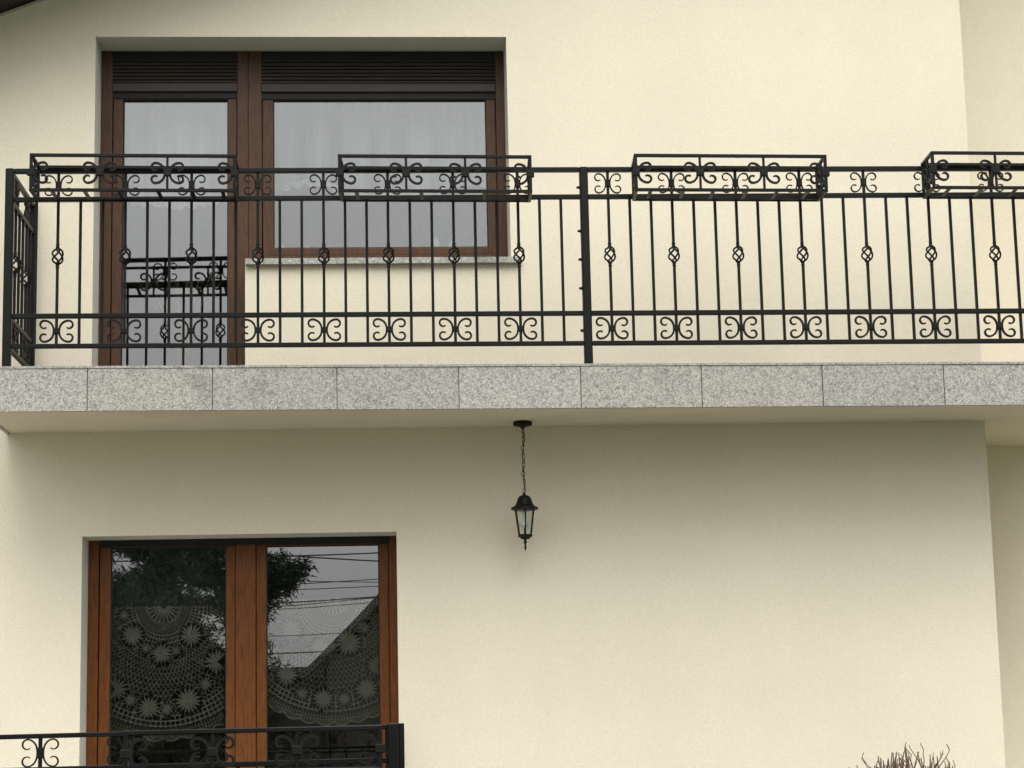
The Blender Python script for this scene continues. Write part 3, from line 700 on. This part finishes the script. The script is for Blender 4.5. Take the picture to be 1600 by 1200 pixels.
# crochet curtains behind the lower window
LY = YF + .15
def lpt(px, py): v = B(px, py, LY); return v.x, v.z
def lace(label, cpx, cpy, rpx, xa, xb, ytop, seed, flowers_ph, clip_low=None):
    rnd = random.Random(seed); t = thing('crochet_curtain', label, 'curtain', (0, LY, LTOP))
    cx0, cz0 = lpt(cpx, cpy); s = 1 / 251.0   # metres per pixel at this depth
    X0, X1 = lpt(xa, 1000)[0], lpt(xb, 1000)[0]; R = rpx * s
    bm = bmesh.new(); th = .0028
    inside = lambda x, z: X0 <= x <= X1 and z <= cz0
    def strip(pts, wd=th, dy=0):
        run = []
        for x, z in pts + [None] if False else pts:
            if inside(x, z): run.append((x, LY + dy + .004 * math.sin(x * 23 + z * 5), z))
            else:
                if len(run) > 1: sweep(bm, run, wd, .0016, (0, 1, 0))
                run = []
        if len(run) > 1: sweep(bm, run, wd, .0016, (0, 1, 0))
    def pol(r, a): return cx0 + r * math.sin(a), cz0 - r * math.cos(a) * 1.04
    def arc(r, wob=0, nw=0, wd=th, n=110):
        strip([pol(r + wob * abs(math.sin(nw * a)), a) for a in [(-PI / 2) * 1.0 + PI * i / n for i in range(n + 1)]], wd)
    def radial(r1, r2, cnt, wd=th, tw=0):
        for k in range(cnt):
            a = -PI / 2 + PI * (k + .5) / cnt; n = max(2, int((r2 - r1) / .02))
            strip([pol(r1 + (r2 - r1) * i / n, a + tw * i / n) for i in range(n + 1)], wd)
    q = R / .78
    spots_ = [(*lpt(a_, b_), c_ * s) for a_, b_, c_, d_ in flowers_ph if c_ > 8]
    base_inside = inside
    def clear(x, z): return base_inside(x, z) and all((x - fx_) ** 2 + (z - fz_) ** 2 > (r_ * .92) ** 2 for fx_, fz_, r_ in spots_)
    # centre motif
    for r in (.018, .100, .108): arc(r * q, wd=.005)
    radial(.02 * q, .100 * q, 11, .011)
    inside = clear
    # first openwork ring: square mesh
    for r in (.172, .196, .220, .244, .268): arc(r * q, wd=.0068)
    radial(.168 * q, .272 * q, 34, .0062)
    # fine net field
    for tw in (-.45, .45): radial(.28 * q, .59 * q, 52, .0031, tw)
    for k in range(9): arc((.30 + .26 * k / 8) * q, wd=.0026)
    arc(.285 * q, wd=.005); arc(.590 * q, .006, 40, .005)
    # outer grid bands
    for r in (.618, .646, .674, .702): arc(r * q, wd=.0085)
    radial(.600 * q, .712 * q, 72, .0078)
    inside = base_inside
    radial(.715 * q, .768 * q, 120, .0040)
    for r in (.732, .748): arc(r * q, .006, 22, .0035)
    arc(.770 * q, .020, 22, .008)
    obj('net', bm, THREAD, t)
    # dense edge cloth between the outermost rows
    bm = bmesh.new()
    def ring(r1, r2, wob=0):
        n = 220; prev = None
        for i in range(n + 1):
            a = -PI / 2 + PI * i / n; p, qq = pol(r1, a), pol(r2 + wob * abs(math.sin(22 * a)), a)
            if inside(*p) and inside(*qq):
                cur = [bm.verts.new((p[0], LY + .006, p[1])), bm.verts.new((qq[0], LY + .006, qq[1]))]
                if prev: bm.faces.new([prev[0], prev[1], cur[1], cur[0]])
                prev = cur
            else: prev = None
    ring(.112 * q, .162 * q); ring(.752 * q, .772 * q, .02)
    obj('border', bm, CLOTHW, t)
    # flowers: bursts of petals inside rings of chain stitch
    for (fxp, fyp, rr, npet) in flowers_ph:
        x, z = lpt(fxp, fyp); 
        if not (X0 - .02 < x < X1 + .02): continue
        bm = bmesh.new(); r = rr * s
        def inn(px_, pz_): return X0 <= px_ <= X1
        for k in range(npet):
            a = 2 * PI * k / npet + rnd.uniform(-.05, .05); L = r * .80 * rnd.uniform(.9, 1.05)
            pts = [(x + L * tt * math.cos(a), LY - .004 - .003 * math.sin(PI * tt), z + L * tt * math.sin(a)) for tt in (.03, .25, .5, .75, 1)]
            if all(inn(p[0], p[2]) for p in pts): sweep(bm, pts, lambda u: r * (.04 + .40 * u * (1.10 - u)), .003, (0, 1, 0))
            if rr > 8:                                   # chain loop beyond the petal
                p1 = [(x + r * (.84 + .26 * math.sin(PI * v)) * math.cos(a + 2 * PI / npet * v), LY - .003, z + r * (.84 + .26 * math.sin(PI * v)) * math.sin(a + 2 * PI / npet * v)) for v in (0, .25, .5, .75, 1)]
                if k % 2 == 0 and all(inn(p[0], p[2]) for p in p1): sweep(bm, p1, .0042, .002, (0, 1, 0))
        if len(bm.verts) == 0: bm.free(); continue
        obj('flower', bm, THREAD, t)
    return t
FL = [(207, 993, 21, 16), (252, 1022, 20, 16), (299, 993, 21, 16), (194, 962, 12, 10), (228, 1013, 12, 10), (275, 1016, 11, 10),
      (180, 1077, 22, 16), (204, 1094, 13, 12), (232, 1106, 21, 16), (261, 1108, 13, 12), (294, 1095, 24, 17), (321, 1069, 14, 12), (338, 1034, 22, 16),
      (220, 1034, 5, 3), (281, 1034, 5, 3), (252, 1054, 5, 3), (294, 1057, 5, 3), (217, 1068, 5, 3), (188, 1012, 5, 3), (314, 1008, 5, 3)]
FR = [(448, 1056, 21, 16), (472, 1083, 14, 12), (505, 1092, 20, 16), (538, 1092, 14, 12), (573, 1077, 22, 16), (545, 1004, 24, 17), (568, 980, 14, 12), (519, 1010, 11, 10),
      (455, 985, 22, 16), (500, 1012, 20, 16), (430, 1020, 14, 10), (517, 1030, 5, 3), (552, 1030, 5, 3), (478, 1040, 5, 3), (590, 1040, 21, 16)]
lace('round white crochet curtain with flower motifs in the left half of the lower window', 256, 947, 197, 171.5, 352, 856, 5, FL)
lace('round white crochet curtain with flower motifs in the right half of the lower window', 520, 935, 186, 417, 594, 856, 6, FR)
# plain sheer strips above the crochet with cut-work flowers
def sheer(label, xa, xb, y0, y1, blooms):
    X0, zt_ = lpt(xa, y0); X1, zb_ = lpt(xb, y1); bm = bmesh.new(); n = 60; prev = None
    for i in range(n + 1):
        x = X0 + (X1 - X0) * i / n; y = LY + .022 + .005 * math.sin(i * .5) + .003 * math.sin(i * 1.3)
        cur = [bm.verts.new((x, y, zt_)), bm.verts.new((x, y, zb_ - .004 * abs(math.sin(i * .8))))]
        if prev: bm.faces.new([prev[0], prev[1], cur[1], cur[0]])
        prev = cur
    t = thing('valance', label, 'curtain', (X0, LY, zt_)); obj('cloth', bm, SHEER, t, True)
    for bx_, by_, r in blooms:
        cx1, cz1 = lpt(bx_, by_); bm = bmesh.new(); R = r / 251
        for k in range(8):
            a = 2 * PI * k / 8 + .2; L = R * (1 if k % 2 == 0 else .82); pts = []
            for i in range(15):
                v = i / 14; w_ = .17 * L * math.sin(2 * PI * v) ; d = L * (.28 + .72 * (1 - math.cos(2 * PI * v)) / 2)
                pts.append((cx1 + d * math.cos(a) - w_ * math.sin(a), LY + .010, cz1 + d * math.sin(a) + w_ * math.cos(a)))
            pts = [p for p in pts if X0 < p[0] < X1]
            if len(pts) > 2: sweep(bm, pts, .004, .003, (0, 1, 0))
        obj('cutwork_flower', bm, BLACK, t)
sheer('plain grey sheer valance with a cutwork flower above the left crochet curtain', 171.5, 353, 846, 947, [(231, 895, 40), (345, 888, 26)])

# terrace level vase and box seen dimly under the crochet
# ================================================================ TERRACE, LOWER RAILING AND ITS HOLDER
TD = 9.15                                             # distance of the terrace rail from the camera plane
TY = CAM.y + TD
def TP(x, y, off=0): return B(x, y, TY - off)
TXR = TP(614, 1150).x
TZ = .575
ter = tag(obj('terrace', boxes((-7, TXR + .08, TY - .08, -.002, GZ - .3, TZ)), CONC), 'low concrete terrace in front of the lower window', 'terrace')
ter.name = 'terrace'
tdirL = Vector((1, 0, 0)); noutL = Vector((0, -1, 0))
tr = thing('terrace_railing', 'black wrought iron railing with scrolls in front of the lower window', 'railing', (TXR, TY, TZ))
zA, zB_ = TP(63, 1146.3).z, TP(600, 1132).z; xA_, xB_ = TP(63, 1146).x, TP(600, 1132).x
def tz(X): return zA + (zB_ - zA) * (X - xA_) / (xB_ - xA_)
ppm = FPX / TD
offs = [0, .021, .143, .167, .80, .822, .935, .958]
def trz(X): return [tz(X) - o for o in offs]
bm = bmesh.new(); bar(bm, (TXR, TY, TZ), (TXR, TY, tz(TXR) + .006), .050, .050, noutL); obj('post', bm, IRON, tr)
bm = bmesh.new(); xq = TXR + .0252 + .0125; bar(bm, (xq, TY + .008, TZ), (xq, TY + .008, tz(TXR) + .004), .0245, .03, noutL); 
obj('side_flat', bm, IRON, tr)
XLt = -5.2
for k, nm in enumerate(('top_rail', 'frieze_rail', 'middle_rail', 'bottom_rail')):
    bm = bmesh.new(); b = TXR - .0256; za_, zb_ = trz(XLt), trz(b)
    bar(bm, (XLt, TY, (za_[2 * k] + za_[2 * k + 1]) / 2), (b, TY, (zb_[2 * k] + zb_[2 * k + 1]) / 2), za_[2 * k] - za_[2 * k + 1], .03, noutL); obj(nm, bm, IRON, tr)
Xc = TP(63, 1175).x; stp = 128 / ppm
def ptL(X, Z): return Vector((X, TY, Z))
k = -6
while True:
    X = Xc + k * stp; k += 1
    if X > TXR - .08: break
    z = trz(X)
    baluster(X, z[1] + .001, z[6] - .001, z[3] - .29, tr, ptL, noutL)
    obj('scroll', scroll_bm(ptL(X, (z[1] + z[2]) / 2 - .001), tdirL, noutL, .0585, .079, .0066, .012, collar=(.028, .046)), IRONB, tr)
    obj('scroll', scroll_bm(ptL(X, (z[5] + z[6]) / 2), tdirL, noutL, .056, .0935, .0088, .013), IRONB, tr)
    for j in (1, 2):
        xx = X + stp * j / 3
        if xx < TXR - .05: zz_ = trz(xx); baluster(xx, zz_[3] + .001, zz_[6] - .001, None, tr, ptL, noutL)
z = trz(TXR)
side_railing(tr, TXR, TY, 0.0, tz(TXR), z, n=20, bk=z[3] - .29)
# its flower box holder (front corners from the survey)
sm_save = SM
def holder_low():
    global SM, tdir, nout
    s0, t0, n0 = SM, tdir, nout
    SM, tdir, nout = 0.0, tdirL, noutL
    zt_ = BP(400, 1137.5, TY - .285, 0).z; 
    holder('empty black iron flower box holder on the terrace railing in front of the lower window', 196, 594, 205, 592, (196, 332, 464, 594), (225, 290, 350, 410, 470, 530, 570), TY, .03, .285, zt_, zt_ - .185, zt_ - .185, None, yref=1160)
    SM, tdir, nout = s0, t0, n0
holder_low()

# ================================================================ BARE SHRUB (lower right)
SY = -4.2
sb = TP(1420, 1300); sc_ = Vector((B(1413, 1190, SY).x, SY, 0))
shr = thing('bare_shrub', 'leafless clipped shrub with reddish brown twigs at the lower right', 'shrub', sc_)
bm = bmesh.new(); rnd = random.Random(11)
ztop = B(1405, 1166, SY).z; RD = .33; hub = Vector((sc_.x, SY, ztop - RD))
def twig(p, q, r0_, r1_, wob, n=7):
    pts = []
    for i in range(n + 1):
        t = i / n; k = math.sin(PI * t) * wob
        pts.append(p.lerp(q, t) + Vector((rnd.uniform(-1, 1), rnd.uniform(-1, 1), rnd.uniform(-.4, .4))) * k)
    tube(bm, pts, lambda t: r0_ + (r1_ - r0_) * t, 5); return pts
for k in range(9):                                     # main stems
    a = 2 * PI * k / 9; d = Vector((math.cos(a) * .5, math.sin(a) * .5, .75)).normalized()
    base = Vector((sc_.x + math.cos(a) * .06, SY + math.sin(a) * .06, 0))
    m_ = hub + Vector((math.cos(a) * .10, math.sin(a) * .10, -.05)); twig(base, m_, .016, .011, .02)
    for j in range(17):
        th = rnd.uniform(0, 1) ** .6 * 1.25; ph_ = a + rnd.uniform(-1.2, 1.2)
        e = hub + Vector((math.cos(ph_) * math.sin(th), math.sin(ph_) * math.sin(th), math.cos(th))) * RD * rnd.uniform(.84, 1.0)
        pts = twig(m_, e, .0058, .0022, .016)
        for u in range(rnd.choice((1, 2, 2, 3))):       # clipped forks near the ends
            p = pts[rnd.choice((3, 4, 5, 6))]; o_ = (e - hub).normalized()
            f = p + (o_ + Vector((rnd.uniform(-.9, .9), rnd.uniform(-.9, .9), rnd.uniform(-.1, .5)))).normalized() * rnd.uniform(.03, .10)
            twig(p, f, .0026, .0014, .004, 4)
            if rnd.random() < .4: twig(f, f + Vector((rnd.uniform(-.02, .02), rnd.uniform(-.02, .02), .025)), .0022, .0016, .001, 2)
obj('branches', bm, TWIG, shr)

# ================================================================ GROUND AND WHAT THE GLASS REFLECTS
bm = bmesh.new(); n = 40; R = 400
g = [[bm.verts.new((-R + 2 * R * i / n, -R + 2 * R * j / n, 0)) for j in range(n + 1)] for i in range(n + 1)]
for i in range(n):
    for j in range(n): bm.faces.new([g[i][j], g[i + 1][j], g[i + 1][j + 1], g[i][j + 1]])
o = obj('ground', bm, GRASS); o['kind'] = 'structure'
bm = boxes((-6, 9, -5.6, TY - .1, -.02, .012), (TXR + .1, 9, TY - .1, -.02, -.02, .008)); o = obj('pavement', bm, PAVE); o['kind'] = 'structure'
G2 = 2 * (YF + .03)
def mir(px, py, Rr):                                  # real point at Y=-Rr whose mirror image in the glass shows at the pixel
    v = B(px, py, G2 + Rr); return Vector((v.x, -Rr, v.z))
# neighbour's house
R1 = 40
e0 = mir(484, 1041, R1); e1 = mir(596, 922, R1); sl = (e1.z - e0.z) / (e1.x - e0.x); lowz = mir(420, 1041, R1).z
nb = thing('neighbour_house', 'dark roofed neighbouring house reflected in the lower window', 'house', (e0.x + 6, -R1, 0))
ax = e0.x + 6.5; az = e0.z + sl * 6.5
bm = bmesh.new(); box(bm, e0.x + .5, ax + 6, -R1 - 9, -R1 - .3, 0, e0.z)
v = [bm.verts.new(p) for p in ((e0.x + .5, -R1 - .3, e0.z), (ax + 6, -R1 - .3, e0.z), (ax, -R1 - .3, az - .3))]; bm.faces.new(v)
v = [bm.verts.new(p) for p in ((e0.x + .5, -R1 - 9, e0.z), (ax + 6, -R1 - 9, e0.z), (ax, -R1 - 9, az - .3))]; bm.faces.new(v)
obj('wall', bm, NWALL, nb)
bm = bmesh.new()
for s in (-1, 1):
    xe, ze = ax + s * 6.5, e0.z
    p = [(ax, -R1, az), (xe, -R1, ze), (xe, -R1 - 10, ze), (ax, -R1 - 10, az)]
    lo = [bm.verts.new((x, y, z - .25)) for x, y, z in p]; hi = [bm.verts.new(q) for q in p]
    bm.faces.new(lo); bm.faces.new(hi)
    for k in range(4): bm.faces.new([lo[k], lo[(k + 1) % 4], hi[(k + 1) % 4], hi[k]])
rf = obj('roof', bm, NTILE, nb)
c1 = mir(572, 925, R1 + 3)
obj('chimney', boxes((ax - 1.6, ax - .9, -R1 - 3.8, -R1 - 3, az - 1.5, az + .5)), NWALL, rf)
for wx in (2.5, 5.5, 8.5):
    obj('window', boxes((e0.x + wx, e0.x + wx + 1.2, -R1 - .31, -R1 - .25, 1.0, 2.3)), BLACK, nb)
gar = thing('garage', 'long low flat garage reflected in the lower window', 'garage', (e0.x - 6, -R1 - 2, 0))
obj('wall', boxes((e0.x - 14, e0.x + .495, -R1 - 8, -R1 - .8, 0, lowz - .301)), NWALL, gar); obj('roof', boxes((e0.x - 14.3, e0.x + .4, -R1 - 8.3, -R1 - .4, lowz - .299, lowz)), NTILE, gar)
# power lines
ORD = ('topmost', 'second from top', 'third from top', 'fourth from top', 'fifth from top', 'sixth from top', 'seventh from top', 'eighth from top', 'second lowest', 'lowest')
GW = 'power lines strung across the street'
for k, (ya, yb, sag) in enumerate(((868, 879, .0), (872, 866, .0), (906, 911, .1), (914, 906, .1), (921, 917, .1), (940, 933, .2), (946, 934, .2), (950, 941, .2), (990, 986, .1), (1018, 1014, .1))):
    Rw = 30 + (k % 3); a = mir(417, ya, Rw); b = mir(593, yb, Rw); d = b - a; bm = bmesh.new(); pts = []
    for i in range(31):
        u = -4 + 9 * i / 30; p = a + d * u; p.z += .010 * ((u - .5) ** 2 - .25) * 2; pts.append(p)
    tube(bm, pts, .016 if k in (0, 1, 9, 5) else .009, 5)
    tag(obj('power_line', bm, BLACK), ('%s of the ten overhead cables reflected in the lower window' % ORD[k]), 'cable', GW)
# conifer on the left of the reflection
R2 = 20; ct = mir(262, 1000, R2); ztopT = mir(262, 690, R2).z
tree = thing('conifer_tree', 'dark dense conifer tree reflected in the left half of the lower window', 'tree', (ct.x, -R2, 0))
bm = bmesh.new(); tube(bm, [(ct.x, -R2, 0), (ct.x + .05, -R2, ztopT * .5), (ct.x, -R2, ztopT - .1)], lambda t: .17 * (1 - t) + .015, 9); obj('trunk', bm, BARK, tree)
bm = bmesh.new(); rnd = random.Random(21)
def tuft(c, s, n=9):
    for _ in range(n):
        d = Vector((rnd.gauss(0, 1), rnd.gauss(0, 1), rnd.gauss(0, .8))).normalized(); a = c + Vector((rnd.gauss(0, s * .5), rnd.gauss(0, s * .5), rnd.gauss(0, s * .4)))
        b = a + d * s * rnd.uniform(.7, 1.3); w_ = d.orthogonal().normalized() * s * .10
        bm.faces.new([bm.verts.new(a - w_), bm.verts.new(a + w_), bm.verts.new(b)])
gaps = [(mir(p_, q_, R2), w_, h_) for p_, q_, w_, h_ in ((205, 883, .30, .07), (275, 903, .13, .06), (292, 925, .12, .06), (322, 925, .14, .04), (318, 962, .2, .06), (343, 990, .13, .16), (334, 978, .09, .08))]
branches = []
for k in range(330):
    z = .7 + (ztopT - 1.0) * (k / 330) ** .9; a = k * 2.399; L = 1.85 * (1 - (z / ztopT) ** 1.6) + .15; L *= rnd.uniform(.8, 1.12); branches.append((z, a, L))
tip = mir(486, 893, R2)
branches += [(tip.z - .32 - .12 * j_, .1 * j_ - .3, (tip.x - ct.x) * (1 - .05 * j_)) for j_ in range(7)]
branches += [(tip.z - .42 + .07 * j_, -.06 * j_ + .1, (tip.x - ct.x) * (.98 - .04 * j_)) for j_ in range(5)]
branches += [(tip.z - .35, .02, tip.x - ct.x), (tip.z - .55, -.12, tip.x - ct.x - .25), (tip.z - .15, .15, tip.x - ct.x - .35), (tip.z - .3, -.25, tip.x - ct.x - .2)]
for z, a, L in branches:
    for i in range(int(6 + L * 9)):
        t = .15 + .85 * i / (5 + L * 9)
        c = Vector((ct.x + math.cos(a) * L * t, -R2 + math.sin(a) * L * t, z + .35 * t * t * L / 1.8))
        if any(abs(c.x - g_.x) < w_ + .09 and abs(c.z - g_.z) < h_ + .09 for g_, w_, h_ in gaps): continue
        tuft(c, .19 * (1.15 - .35 * t), 15)
obj('crown', bm, NEEDLE, tree)
# wooden fence along the street behind the viewer
